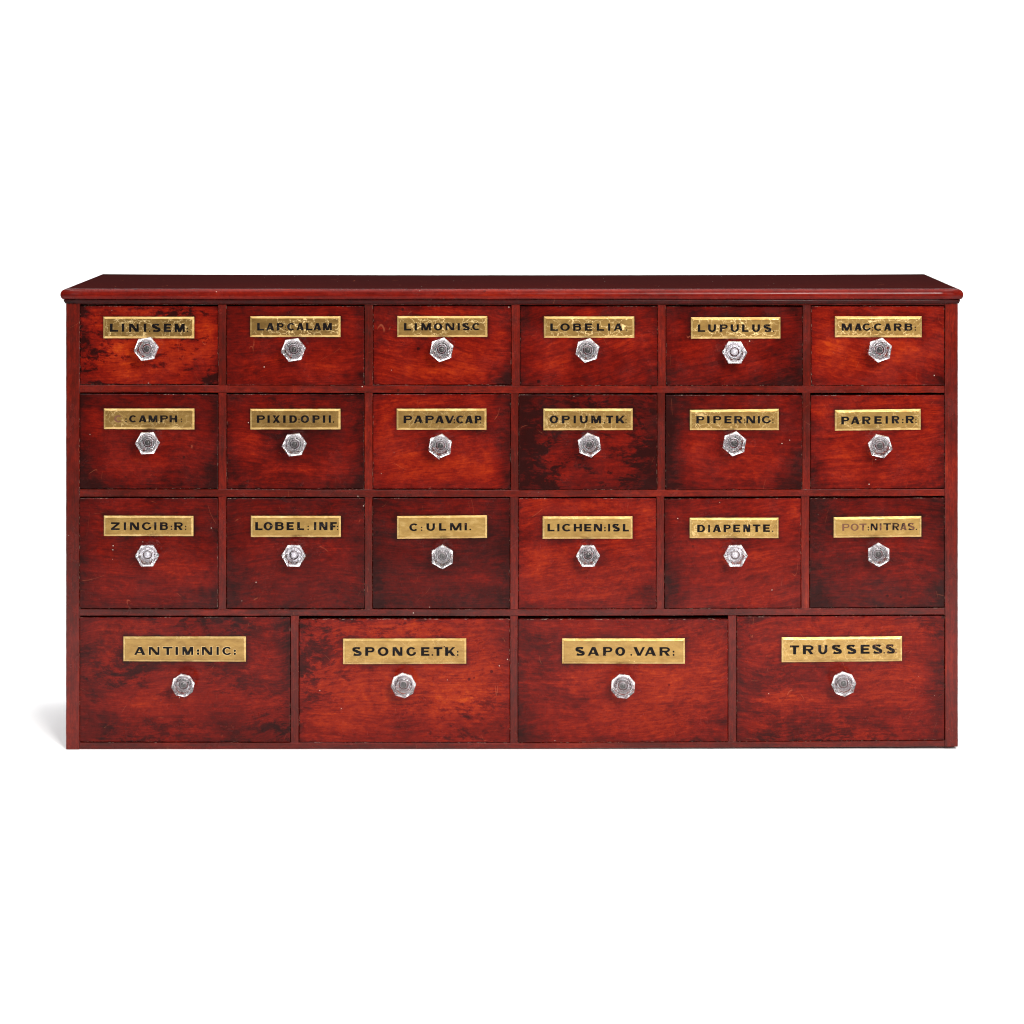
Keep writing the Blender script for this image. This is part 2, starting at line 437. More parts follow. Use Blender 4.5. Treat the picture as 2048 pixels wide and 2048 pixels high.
# moulded top
def make_top():
    prof = []                          # (outward offset px, height px)
    prof.append((-2.0, 577.2))
    prof.append((0.8, 577.8))
    for i in range(0, 15):             # torus
        a = math.radians(78 - i * 11.6)
        prof.append((0.2 + 8.0 * math.cos(a), 588.6 - 10.4 * math.sin(a)))
    prof += [(3.4, 599.6), (2.6, 600.4), (2.4, 602.4), (1.2, 603.6), (0.9, 606.2), (0.2, 606.6)]
    xl, xr = 131.4, 1916.2
    nseg = 40
    cxm = (X(xl) + X(xr)) / 2; cz = Z(590)
    def sag(x):                        # the top board has dropped a little in the middle
        u = (x - cxm) / 0.624
        return -0.0011 * (1 - u * u)
    verts, rings = [], []
    for (o, zp) in prof:
        ring = []
        off = o * K
        xa, xb = X(xl) - off, X(xr) + off
        yf = -0.0020 - (o + 1.5) * K; yb = DEPTH + 0.004
        pts = [(xa, yb)] + [(xa, yb + (yf - yb) * t) for t in (0.5,)]
        pts += [(xa + (xb - xa) * i / nseg, yf) for i in range(nseg + 1)]
        pts += [(xb, yf + (yb - yf) * 0.5), (xb, yb)]
        pts += [(xb + (xa - xb) * i / nseg, yb) for i in range(1, nseg)]
        for (x, y) in pts:
            ring.append(len(verts))
            back = max(0, y) / DEPTH
            verts.append((x - cxm, y, Z(zp) - cz + sag(x) * (0.35 + 1.1 * back) + 0.0005 * back + (hash01(x, o) - 0.5) * 0.00012))
        rings.append(ring)
    faces, mi = [], []
    n = len(rings[0])
    for a, b in zip(rings[:-1], rings[1:]):
        for j in range(n):
            j2 = (j + 1) % n
            faces.append((a[j], a[j2], b[j2], b[j])); mi.append(1)
    # top surface: strips from front to back
    R = rings[0]
    fr = R[2:2 + nseg + 1]
    bk = [R[0]] + list(reversed(R[2 + nseg + 3:])) + [R[2 + nseg + 2]]
    for i in range(nseg):
        faces.append((fr[i], fr[i + 1], bk[i + 1], bk[i])); mi.append(0)
    L = rings[-1]
    fr = L[2:2 + nseg + 1]
    bk = [L[0]] + list(reversed(L[2 + nseg + 3:])) + [L[2 + nseg + 2]]
    for i in range(nseg):
        faces.append((fr[i + 1], fr[i], bk[i], bk[i + 1])); mi.append(0)
    me = mesh('top_board', verts, faces)
    for p, m in zip(me.polygons, mi):
        p.material_index = m; p.use_smooth = (m == 1)
    fix(me)
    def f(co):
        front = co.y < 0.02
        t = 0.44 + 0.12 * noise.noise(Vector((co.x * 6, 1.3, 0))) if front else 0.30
        if front and co.z < Z(597.0) - cz: t = 0.12  # shade in the cove below the torus, painted into the tone
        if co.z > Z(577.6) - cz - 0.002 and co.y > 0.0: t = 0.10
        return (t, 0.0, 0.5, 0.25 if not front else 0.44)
    paint(me, f)
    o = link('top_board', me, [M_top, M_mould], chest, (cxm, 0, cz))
make_top()

# ------------------------------------------------------------------ glyphs (hand-drawn sign-writer's capitals)
def rect(x0, y0, x1, y1): return [(x0, y0), (x1, y0), (x1, y1), (x0, y1)]
def diag(xa, ya, xb, yb, w): return [(xa - w/2, ya), (xa + w/2, ya), (xb + w/2, yb), (xb - w/2, yb)]
def ring(cx, cy, rx, ry, tx, ty, a0, a1, n=18, taper=0.0):
    out = []
    for i in range(n):
        q = []
        for k in (0, 1):
            a = math.radians(a0 + (a1 - a0) * (i + k) / n)
            c, s = math.cos(a), math.sin(a)
            q.append(((cx + rx * c, cy + ry * s), (cx + (rx - tx) * c, cy + (ry - ty) * s)))
        out.append([q[0][0], q[1][0], q[1][1], q[0][1]])
    return out
def glyph(ch, W, H, tv, th):
    P = []
    if ch == 'I': P = [rect(0, 0, W, H)]
    elif ch == 'L': P = [rect(0, 0, tv, H), rect(tv, 0, W, th)]
    elif ch == 'E': P = [rect(0, 0, tv, H), rect(tv, 0, W, th), rect(tv, H - th, W, H), rect(tv, H*.5 - th*.45, W*.90, H*.5 + th*.5)]
    elif ch == 'F': P = [rect(0, 0, tv, H), rect(tv, H - th, W, H), rect(tv, H*.46 - th*.45, W*.80, H*.46 + th*.5)]
    elif ch == 'H': P = [rect(0, 0, tv, H), rect(W - tv, 0, W, H), rect(tv, H*.5 - th*.5, W - tv, H*.5 + th*.5)]
    elif ch == 'T': P = [rect(0, H - th, W, H), rect(W/2 - tv/2, 0, W/2 + tv/2, H - th)]
    elif ch == 'N':
        s = tv * .80
        P = [rect(0, 0, s, H), rect(W - s, 0, W, H), diag(W - tv*.62, 0, tv*.62, H, tv * 1.2)]
    elif ch == 'M':
        s = tv * .80
        P = [rect(0, 0, s, H), rect(W - s, 0, W, H), diag(W*.5, 0, tv*.6, H, tv*1.1), diag(W*.5, 0, W - tv*.6, H, tv*1.0)]
    elif ch == 'A': P = [diag(tv*.42, 0, W*.5 - tv*.06, H, tv*.82), diag(W - tv*.56, 0, W*.5 + tv*.10, H, tv*1.12), rect(W*.27, H*.20, W*.76, H*.20 + th*.75)]
    elif ch == 'V': P = [diag(W*.5 - tv*.06, 0, tv*.56, H, tv*1.12), diag(W*.5 + tv*.06, 0, W - tv*.40, H, tv*.8)]
    elif ch == 'X': P = [diag(W - tv*.56, 0, tv*.56, H, tv*1.12), diag(tv*.45, 0, W - tv*.5, H, tv*.85)]
    elif ch == 'Z': P = [rect(0, 0, W, th), rect(0, H - th, W, H), diag(tv*.62, th, W - tv*.62, H - th, tv*1.2)]
    elif ch == 'K': P = [rect(0, 0, tv, H), diag(tv*.9, H*.28, W - tv*.48, H, tv*.85), diag(W - tv*.58, 0, W*.42, H*.62, tv*1.15)]
    elif ch == 'O': P = ring(W/2, H/2, W/2, H/2*1.03, tv*.98, th*.9, 0, 360, 28)
    elif ch == 'C': P = ring(W*.52, H/2, W*.52, H/2*1.03, tv*.95, th*.9, 42, 318, 24)
    elif ch == 'G':
        P = ring(W*.52, H/2, W*.52, H/2*1.03, tv*.95, th*.9, 42, 322, 24)
        P.append([(W - tv*.95, H*.12), (W*.97, H*.20), (W*1.0, H*.42), (W - tv*.85, H*.42)])
    elif ch == 'U':
        r = min(W/2, H*.55)
        P = [rect(0, H*.42, tv, H), rect(W - tv*.9, H*.42, W, H)] + ring(W/2, H*.42, W/2, H*.44, tv*.95, th*.95, 180, 360, 16)
    elif ch == 'D':
        P = [rect(0, 0, tv, H), rect(tv, 0, W*.5, th*.9), rect(tv, H - th*.9, W*.5, H)] + ring(W*.5, H/2, W*.5, H/2, tv*.95, th*.9, -90, 90, 16)
    elif ch in 'PRB':
        yb = H*.40 if ch != 'B' else H*.48
        t2 = th*.85
        P = [rect(0, 0, tv, H), rect(tv, H - t2, W*.62, H), rect(tv, yb, W*.62, yb + t2)]
        wr = W*.38 if ch != 'B' else W*.34
        P += ring(W*.62, (H + yb)/2, wr, (H - yb)/2, tv*.82, t2, -90, 90, 12)
        if ch == 'R': P.append(diag(W - tv*.55, 0, W*.52, yb + t2*.5, tv*1.05))
        if ch == 'B':
            P += [rect(tv, 0, W*.62, t2)]
            P += ring(W*.62, (yb + t2)/2, W*.38, (yb + t2)/2, tv*.85, t2, -90, 90, 12)
    elif ch == 'S':
        pts = []
        rx, ry1, ry2 = W/2 - tv*.42, H*.255 - th*.42 + .01*H, H*.275 - th*.42
        y1 = H - th*.42 - ry1; y2 = th*.42 + ry2
        for i in range(13):
            a = math.radians(28 + i * (262 - 28) / 12); pts.append((W*.5 + rx*.94*math.cos(a), y1 + ry1*math.sin(a)))
        for i in range(13):
            a = math.radians(82 - i * (82 + 152) / 12); pts.append((W*.5 + rx*math.cos(a), y2 + ry2*math.sin(a)))
        nrm = []
        for i in range(len(pts)):
            a, b = pts[max(0, i-1)], pts[min(len(pts)-1, i+1)]
            dx, dy = b[0]-a[0], b[1]-a[1]; d = math.hypot(dx, dy) or 1
            dx, dy = dx/d, dy/d
            mid = 1.0 + .15*math.exp(-((i - 12.5)/3.0)**2)
            t = (tv*.80*abs(dy) + th*.84*abs(dx)) * mid / 2
            nrm.append((-dy*t, dx*t))
        for i in range(len(pts)-1):
            (x0, y0), (x1, y1_) = pts[i], pts[i+1]
            (a, b), (c, d) = nrm[i], nrm[i+1]
            P.append([(x0+a, y0+b), (x1+c, y1_+d), (x1-c, y1_-d), (x0-a, y0-b)])
    elif ch in '.:\'':
        r = W/2 * (1.3 if W < 24 else 1.0)
        cys = [r] if ch == '.' else ([r, r + H*.37] if ch == ':' else [H*1.06])
        for cy in cys:
            P.append([(r + r*math.cos(math.radians(a)), cy + r*1.05*math.sin(math.radians(a))) for a in range(0, 360, 36)])
    return P

# ------------------------------------------------------------------ knobs
def make_knob(n, tilt):
    """pressed glass knob: round collar, flaring faceted body, bevelled table; axis -Y, base at y=0"""
    R = 25 * K
    if n == 6:
        prof = [(0.50, 0.0, 1), (0.46, 0.0022, 1), (0.38, 0.0045, 1), (0.38, 0.0110, 1), (0.60, 0.0140, .7), (0.97, 0.0165, 0), (1.0, 0.0180, 0), (1.0, 0.0215, 0), (0.72, 0.0255, 0), (0.70, 0.0257, 0)]
    else:
        prof = [(0.50, 0.0, 1), (0.46, 0.0022, 1), (0.40, 0.0045, 1), (0.40, 0.0105, 1), (0.62, 0.0135, .7), (0.97, 0.0158, 0), (1.0, 0.0170, 0), (1.0, 0.0195, 0), (0.62, 0.0250, 0), (0.60, 0.0252, 0)]
    m = n * 8
    verts, faces = [], []
    for (r, h, rd) in prof:
        for i in range(m):
            a = 2 * math.pi * i / m
            seg = (i % 8) / 8.0
            ac = 2 * math.pi / n
            k0 = math.floor(i / 8) * ac
            # polygon point: linear between corners
            c0 = (math.cos(k0), math.sin(k0)); c1 = (math.cos(k0 + ac), math.sin(k0 + ac))
            px, pz = c0[0]*(1-seg) + c1[0]*seg, c0[1]*(1-seg) + c1[1]*seg
            qx, qz = math.cos(a), math.sin(a)
            x, z = (px*(1-rd) + qx*rd) * r * R, (pz*(1-rd) + qz*rd) * r * R
            verts.append((x, -h, z))
    for k in range(len(prof) - 1):
        for i in range(m):
            j = (i + 1) % m
            faces.append((k*m + i, k*m + j, (k+1)*m + j, (k+1)*m + i))
    faces.append(tuple(range(m)))
    L = (len(prof) - 1) * m
    faces.append(tuple(range(L + m - 1, L - 1, -1)))
    me = mesh('knob', verts, faces); fix(me)
    a_ = me.attributes.new('patina', 'FLOAT_COLOR', 'CORNER')
    for p in me.polygons:
        rr = math.hypot(p.center.x, p.center.z) / R
        fr_ = 1.0 if (p.normal.y < 0.1 and rr > 0.62 and p.center.y < -0.016 and p.normal.y > -0.98) else 0.0
        if n == 8: fr_ *= 0.35
        for li in p.loop_indices: a_.data[li].color = (fr_, 0, 0, 1)
    return me
def make_bolt():
    R = 25 * K
    prof = [(0.0, 0.0130), (0.14, 0.0128), (0.24, 0.0118), (0.30, 0.0098), (0.33, 0.0006)]
    m = 14; verts, faces = [], []
    for (r, h) in prof[1:]:
        for i in range(m):
            a = 2*math.pi*i/m; verts.append((r*R*math.cos(a), -h, r*R*math.sin(a)))
    for k in range(len(prof) - 2):
        for i in range(m):
            j = (i+1) % m; faces.append((k*m+i, k*m+j, (k+1)*m+j, (k+1)*m+i))
    verts.append((0, -prof[0][1], 0)); t = len(verts) - 1
    for i in range(m): faces.append((i, (i+1) % m, t))
    faces.append(tuple(range((len(prof)-2)*m, (len(prof)-1)*m)))
    me = mesh('knob_bolt', verts, faces); fix(me)
    for p in me.polygons:
        p.use_smooth = True
        p.material_index = 0 if p.center.y < -0.0112 else 1
    return me
KNOB = {6: make_knob(6, 0), 8: make_knob(8, 0)}
for m_ in KNOB.values(): m_.materials.append(M_glass)
BOLT = make_bolt()
M_pale = plain('pale_knob_bolt', (0.62, 0.60, 0.66), 0.3, 0.6, 0.3)
M_neck = plain('knob_bolt_shank', (0.46, 0.43, 0.46), 0.35, 0.5, 0.4)
BOLT.materials.append(M_brass); BOLT.materials.append(M_neck)
PALE = make_bolt(); PALE.materials.append(M_pale)

# ------------------------------------------------------------------ drawers
S1, S2 = 220/1932.0, 280/1932.0
# each: row, column, drawer (xl,xr,topL,topR,botL,botR), plate corners (xl,xr,topL,topR,botL,botR),
#  knob (cx,cy,R,n,rot), text origin/scale, (topL,botL,topR,botR) in zoomed px, letters
#  patina: base tone, mottling, grain degrees, edges (L,R,T,B), blobs (u,v,ru,rv,amp), plate (bright, crack, speck), label
D = []
def drawer(**k): D.append(k)
G = lambda s: [(a, float(b), float(c)) for a, b, c in (t.split(',') for t in s.split())]

drawer(b=(159.8,435.4,612.0,613.3,768.6,768.8), p=(206.6,388.4,633.6,633.6,676.4,676.6), k=(293.6,700.3,25,6,9),
  o=(190,620,S1), y=(238,380,240,384), t=G('L,265,410 I,475,520 N,603,772 I,858,905 .,953,971 S,1000,1155 E,1212,1342 M,1402,1580 :,1616,1634'),
  pa=(.66,.95,0,(.28,.34,.22,.28)), bl=[(.3,.6,.2,.15,.10),(.93,.3,.08,.3,.18),(.5,.12,.3,.08,.12),(.1,.55,.1,.2,-.12),(.85,.85,.1,.12,-.2)], g=(.36,.75,.7),
  lab='mottled drawer lettered LINI.SEM, heavily stained bright red')
drawer(b=(453.6,728.2,612.3,612.3,770.0,770.0), p=(500.6,681.2,632.4,632.4,673.6,673.6), k=(587.0,699.3,25,6,9),
  o=(480,620,S1), y=(225,356,225,352), t=G('L,307,430 A,465,605 P,652,773 :,792,808 C,832,970 A,995,1128 L,1163,1278 A,1293,1430 M,1462,1618 :,1646,1662'),
  pa=(.45,.10,6,(.14,.22,.16,.12)), bl=[(.6,.72,.3,.2,.08),(.35,.5,.1,.3,.06),(.95,.92,.1,.1,-.18),(.12,.3,.2,.3,-.05)], g=(.36,1.0,.8),
  lab='drawer lettered LAP:CALAM')
drawer(b=(746.6,1022.2,612.0,612.0,769.4,769.6), p=(794.4,974.6,632.2,632.2,673.8,673.8), k=(882.8,700,25,6,19),
  o=(780,620,S1), y=(228,358,228,352), t=G('L,247,375 I,432,475 M,550,720 O,770,922 N,975,1130 I,1188,1228 S,1268,1400 .,1415,1436 C,1443,1588'),
  pa=(.56,.12,-9,(.22,.26,.14,.16)), bl=[(.5,.8,.35,.14,.14),(.97,.97,.12,.16,-.36),(.35,.5,.08,.2,-.1),(.6,.1,.3,.08,.1)], g=(.42,.85,.6),
  lab='drawer lettered LIMONIS.C')
drawer(b=(1040.8,1314.8,612.8,613.0,771.0,771.0), p=(1087.8,1268.4,632.8,632.8,675.2,675.2), k=(1176.8,701,25,6,18),
  o=(1070,620,S1), y=(232,362,232,360), t=G('L,268,400 O,442,612 B,668,812 E,875,1003 L,1083,1215 I,1282,1320 A,1380,1538 .,1590,1608'),
  pa=(.50,.05,14,(.22,.24,.22,.16)), bl=[(.8,.45,.2,.12,.14),(.3,.75,.25,.1,.08),(.45,.12,.3,.07,.06),(.04,.1,.1,.2,-.16)], g=(.40,.9,.9),
  lab='drawer lettered LOBELIA')
drawer(b=(1332.4,1604.8,613.4,613.8,771.4,772.0), p=(1381.8,1560.6,634.4,634.2,677.0,676.6), k=(1470.3,703.9,25,6,0),
  o=(1360,620,S1), y=(248,380,248,380), t=G('L,308,440 U,490,630 P,695,835 U,885,1030 L,1085,1200 U,1262,1400 S,1462,1600 .,1628,1646'),
  pa=(.41,.08,10,(.18,.26,.12,.18)), bl=[(.22,.55,.2,.12,.14),(.6,.7,.35,.15,.05),(.95,.9,.2,.3,-.14)], g=(.45,.95,.5),
  lab='drawer lettered LUPULUS')
drawer(b=(1622.8,1888.4,612.8,612.8,770.6,770.0), p=(1669.6,1843.2,632.6,632.6,674.2,674.2), k=(1760.3,701.8,25,6,19),
  o=(1650,620,S1), y=(232,360,232,360), t=G('M,288,467 A,512,640 G,652,797 :,815,833 C,852,1002 A,1030,1158 R,1203,1340 B,1390,1530 :,1566,1586'),
  pa=(.58,.15,-8,(.2,.22,.10,.22)), bl=[(.13,.52,.12,.12,.2),(.75,.62,.2,.12,.16),(.3,.8,.3,.06,.06),(.95,.95,.12,.12,-.2),(.85,.4,.08,.2,-.08)], g=(.46,.8,.3),
  lab='orange-red drawer lettered MAG:CARB')

drawer(b=(160.2,435.8,787.6,789.2,977.0,977.0), p=(208.2,389.2,816.8,816.8,857.6,858.6), k=(292.5,887.1,24.6,6,1),
  o=(190,800,S1), y=(262,386,264,386), t=G('C,345,485 :,540,560 C,607,742 A,775,915 M,948,1105 P,1152,1290 H,1315,1452 :,1512,1536'), fade={0:.85},
  pa=(.44,.10,0,(.36,.32,.20,.30)), bl=[(.3,.75,.3,.12,.10),(.6,.7,.3,.15,.06),(.02,.9,.12,.3,-.2),(.98,.85,.1,.3,-.2),(.5,.1,.4,.05,.03)], g=(.45,.5,.7),
  lab='drawer lettered C:CAMPH with its first letter rubbed away')
drawer(b=(453.8,727.8,788.8,788.8,977.4,977.6), p=(500.6,681.0,817.8,817.6,858.6,858.6), k=(587.0,889.2,24.8,6,6),
  o=(480,800,S1), y=(265,398,265,396), t=G('P,298,443 I,485,527 X,575,708 I,760,805 D,870,1005 :,1028,1046 O,1068,1218 P,1275,1405 I,1458,1500 I,1560,1600 .,1632,1658'),
  pa=(.40,.22,0,(.22,.36,.18,.16)), bl=[(.14,.55,.12,.35,.12),(.6,.45,.3,.2,-.10),(.6,.8,.35,.1,.08),(.97,.9,.14,.16,-.22)], g=(.38,.15,1.0),
  lab='drawer lettered PIXID:OPII')
drawer(b=(746.0,1020.8,788.8,788.8,977.6,977.8), p=(793.4,972.8,817.4,817.2,859.4,859.4), k=(881.2,890,25,6,22),
  o=(780,800,S1), y=(270,403,270,408), t=G('P,240,392 A,420,580 P,622,772 A,795,950 V,962,1130 :,1118,1138 C,1162,1305 A,1318,1457 P,1488,1607 :,1582,1600'),
  pa=(.54,.12,6,(.20,.38,.14,.14)), bl=[(.1,.4,.1,.25,.12),(.62,.75,.3,.16,.14),(.4,.1,.4,.06,.08),(.4,.55,.1,.12,-.08),(.97,.6,.06,.5,-.14)], g=(.42,.35,.8),
  lab='drawer lettered PAPAV:CAP')
drawer(b=(1037.8,1314.0,789.2,789.4,979.4,979.4), p=(1086.8,1265.2,817.0,816.8,860.0,859.4), k=(1176.8,888.4,24.8,6,-22),
  o=(1070,800,S1), y=(267,403,267,403), t=G('O,255,410 P,470,612 I,677,717 U,785,925 M,985,1158 .,1210,1229 T,1247,1372 K,1418,1578 :,1585,1602'),
  pa=(.39,1.15,2,(.34,.28,.22,.26)), bl=[(.05,.3,.12,.5,-.14),(.7,.55,.25,.15,.08),(.4,.8,.3,.12,.04),(.95,.8,.1,.3,-.1)], g=(.42,.5,.8),
  lab='very dark blotchy drawer lettered OPIUM.TK')
drawer(b=(1331.4,1603.8,790.0,790.2,978.8,979.0), p=(1379.6,1557.4,819.6,817.4,859.6,859.6), k=(1467.7,889,25,6,20),
  o=(1360,800,S1), y=(276,404,274,404), t=G('P,283,425 I,472,517 P,580,722 E,775,902 R,948,1090 :,1122,1140 N,1160,1315 I,1362,1400 G,1432,1590 :,1615,1633'),
  pa=(.48,.08,-4,(.42,.26,.20,.20)), bl=[(.02,.4,.12,.6,-.18),(.2,.65,.12,.2,.14),(.6,.75,.3,.12,.08),(.96,.8,.14,.3,-.26),(.8,.12,.2,.08,.04)], g=(.45,.55,.8),
  lab='drawer lettered PIPER:NIG')
drawer(b=(1621.6,1888.8,791.2,790.4,979.4,976.7), p=(1669.8,1841.4,820.0,817.8,861.2,859.2), k=(1761.3,889.7,25,6,-12),
  o=(1650,800,S1), y=(290,427,272,402), t=G('P,282,422 A,450,605 R,650,797 E,862,992 I,1060,1100 R,1168,1302 :,1348,1370 R,1413,1560 :,1582,1600'),
  pa=(.54,.10,4,(.22,.22,.08,.18)), bl=[(.08,.18,.08,.12,.14),(.6,.7,.35,.15,.08),(.02,.8,.1,.2,-.22),(.9,.4,.08,.3,.08),(.3,.5,.2,.1,-.06)], g=(.50,.45,.5),
  lab='drawer lettered PAREIR:R')

drawer(b=(159.8,435.6,996.4,996.4,1216.4,1216.6), p=(208.4,387.2,1030.8,1031.4,1071.4,1071.6), k=(292.0,1109.7,23.9,6,0),
  o=(190,1020,S1), y=(207,342,207,344), t=G('Z,290,442 I,515,555 N,622,782 G,832,1000 I,1048,1087 B,1148,1290 :,1338,1358 R,1398,1550 :,1586,1612'),
  pa=(.42,.08,0,(.20,.22,.16,.14)), bl=[(.7,.62,.25,.08,.08),(.3,.8,.2,.06,.05),(.9,.92,.15,.1,-.2),(.03,.6,.06,.5,-.08)], g=(.50,.12,.5),
  lab='drawer lettered ZINGIB:R')
drawer(b=(453.4,728.8,997.0,996.8,1216.4,1216.8), p=(502.0,681.8,1031.4,1031.6,1073.6,1073.6), k=(587.6,1111.7,24.2,6,-1),
  o=(480,1020,S1), y=(205,348,205,346), t=G('L,272,402 O,418,578 B,620,773 E,822,948 L,1008,1130 :,1188,1214 I,1303,1345 N,1395,1540 F,1587,1703 :,1706,1724'),
  pa=(.36,.10,3,(.26,.20,.14,.12)), bl=[(.85,.6,.15,.15,.06),(.3,.4,.2,.1,.06),(.03,.9,.12,.25,-.12),(.2,.1,.3,.06,.08)], g=(.54,.08,.9),
  lab='drawer lettered LOBEL:INF')
drawer(b=(745.4,1019.6,996.6,996.6,1217.0,1217.2), p=(794.2,974.0,1032.0,1030.4,1077.4,1075.6), k=(882.8,1111.7,24.2,6,30),
  o=(780,1020,S1), y=(232,364,220,350), t=G('C,340,498 :,545,571 U,642,790 L,862,990 M,1055,1257 I,1310,1352 .,1395,1425'),
  pa=(.27,.06,2,(.22,.22,.08,.14)), bl=[(.65,.72,.25,.10,.09),(.6,.1,.4,.1,.07),(.3,.85,.15,.1,.04),(.04,.5,.08,.6,-.06)], g=(.58,.08,.5),
  lab='dark brown-red drawer lettered C:ULMI')
drawer(b=(1037.2,1312.0,997.0,996.6,1217.6,1217.4), p=(1085.4,1264.8,1032.6,1032.4,1077.2,1077.0), k=(1177.0,1111.9,24.2,6,1),
  o=(1070,1020,S1), y=(237,368,238,370), t=G('L,218,343 I,390,430 C,475,640 H,678,825 E,862,990 N,1032,1178 :,1212,1235 I,1282,1318 S,1355,1488 L,1540,1648'),
  pa=(.54,.12,3,(.16,.14,.08,.16)), bl=[(.12,.55,.12,.2,.10),(.5,.06,.4,.06,.12),(.93,.15,.06,.15,.12),(.35,.35,.12,.06,-.1),(.95,.85,.1,.1,-.18),(.2,.4,.1,.06,-.12)], g=(.55,.06,.4),
  lab='bright drawer lettered LICHEN:ISL')
drawer(b=(1329.2,1601.8,998.0,996.8,1217.0,1216.8), p=(1379.4,1556.8,1035.6,1035.4,1076.0,1076.0), k=(1469.8,1110.6,24.2,6,1),
  o=(1360,1020,S1), y=(254,386,248,380), t=G('D,300,438 I,492,526 A,572,720 P,762,890 E,932,1055 N,1108,1232 T,1275,1412 E,1457,1577 .,1612,1631'),
  pa=(.48,.08,9,(.32,.16,.12,.12)), bl=[(.35,.42,.2,.1,.12),(.65,.58,.2,.1,.08),(.03,.8,.14,.3,-.2),(.97,.1,.08,.12,.18)], g=(.56,.55,1.8),
  lab='drawer lettered DIAPENTE with a badly flaked gilt label')
drawer(b=(1619.8,1888.8,997.0,996.0,1216.2,1214.4), p=(1667.4,1842.6,1034.4,1032.0,1075.2,1073.4), k=(1757.5,1110.2,24.0,6,30),
  o=(1650,1020,S1), y=(238,361,222,347), t=G('P,300,427 O,445,588 T,600,725 :,745,770 N,798,920 I,957,988 T,1020,1155 R,1180,1298 A,1315,1432 S,1447,1570 .,1590,1607'),
  fade={0:1.,1:.9,2:.35,4:.08,5:.28,6:.12,7:.15,8:.22,9:.22},
  pa=(.35,.14,0,(.26,.26,.14,.20)), bl=[(.4,.4,.2,.1,.06),(.1,.6,.1,.15,.06),(.05,.9,.16,.2,-.16),(.8,.7,.2,.1,.05)], g=(.56,.08,.4),
  lab='dull drawer lettered POT:NITRAS in fading letters')

drawer(b=(159.6,580.4,1235.0,1234.6,1483.6,1484.2), p=(247.2,492.0,1272.8,1272.6,1322.0,1323.0), k=(364.6,1370.2,23.6,8,10),
  o=(230,1260,S2), y=(225,338,225,338), t=G('A,268,425 N,470,620 T,665,800 I,838,875 M,932,1085 :,1132,1170 N,1202,1348 I,1403,1438 C,1483,1618 :,1640,1674'), halo=True,
  pa=(.46,.40,2,(.20,.22,.14,.16)), bl=[(.85,.35,.12,.2,.10),(.35,.7,.25,.08,.12),(.1,.85,.12,.12,-.24),(.7,.8,.1,.2,-.12),(.3,.1,.3,.06,.04),(.08,.5,.04,.3,-.1)], g=(.40,.0,.15),
  lab='wide drawer lettered ANTIM:NIC')
drawer(b=(598.4,1019.6,1238.8,1238.6,1485.0,1485.2), p=(686.2,932.4,1277.4,1276.8,1328.2,1327.4), k=(807.1,1371.0,25.4,8,6),
  o=(670,1260,S2), y=(232,352,232,352), t=G("S,238,370 P,418,548 O,590,740 N,795,932 G,985,1120 E,1188,1305 .,1332,1350 T,1362,1482 ',1500,1513 K,1520,1660 :,1682,1700"),
  pa=(.60,.42,1,(.22,.24,.14,.18)), bl=[(.45,.10,.35,.06,.10),(.72,.66,.22,.12,.14),(.25,.62,.15,.1,.08),(.52,.86,.1,.1,-.2),(.36,.7,.02,.5,-.1),(.15,.5,.08,.2,-.06),(.85,.88,.15,.08,-.12)], g=(.46,.15,.7),
  lab='wide brighter drawer lettered SPONGE.TK')
drawer(b=(1036.4,1455.6,1238.6,1238.8,1484.6,1484.8), p=(1124.2,1369.6,1276.6,1276.2,1326.4,1327.0), k=(1247.7,1372.5,25.4,8,17),
  o=(1110,1260,S2), y=(226,346,228,348), t=G('S,278,410 A,450,607 P,662,792 O,830,967 .,1038,1058 V,1080,1240 A,1235,1392 R,1440,1585 :,1620,1641'),
  pa=(.54,.16,3,(.26,.18,.12,.18)), bl=[(.62,.55,.2,.2,.14),(.92,.35,.08,.2,.12),(.1,.2,.1,.2,-.12),(.03,.9,.1,.3,-.18),(.15,.35,.05,.15,-.14),(.6,.9,.3,.08,.05)], g=(.47,.05,.6),
  lab='wide drawer lettered SAPO.VAR')
drawer(b=(1473.8,1888.2,1233.4,1232.0,1484.0,1479.2), p=(1563.0,1803.4,1274.2,1272.0,1323.8,1321.4), k=(1688.6,1369.0,25.0,8,4),
  o=(1550,1260,S2), y=(204,328,188,314), t=G('T,203,330 R,380,528 U,592,718 S,778,917 S,978,1117 E,1175,1300 S,1333,1475 .,1490,1506 S,1520,1650 :,1653,1669'),
  fade={6:.1,8:.12,9:.5},
  pa=(.53,.32,2,(.22,.26,.10,.16)), bl=[(.45,.08,.35,.05,.10),(.35,.62,.18,.08,.12),(.8,.55,.15,.15,.08),(.6,.82,.3,.08,-.1),(.97,.5,.05,.4,-.12),(.25,.5,.15,.08,-.08)], g=(.48,.30,.4),
  lab='wide drawer lettered TRUSSES.S')

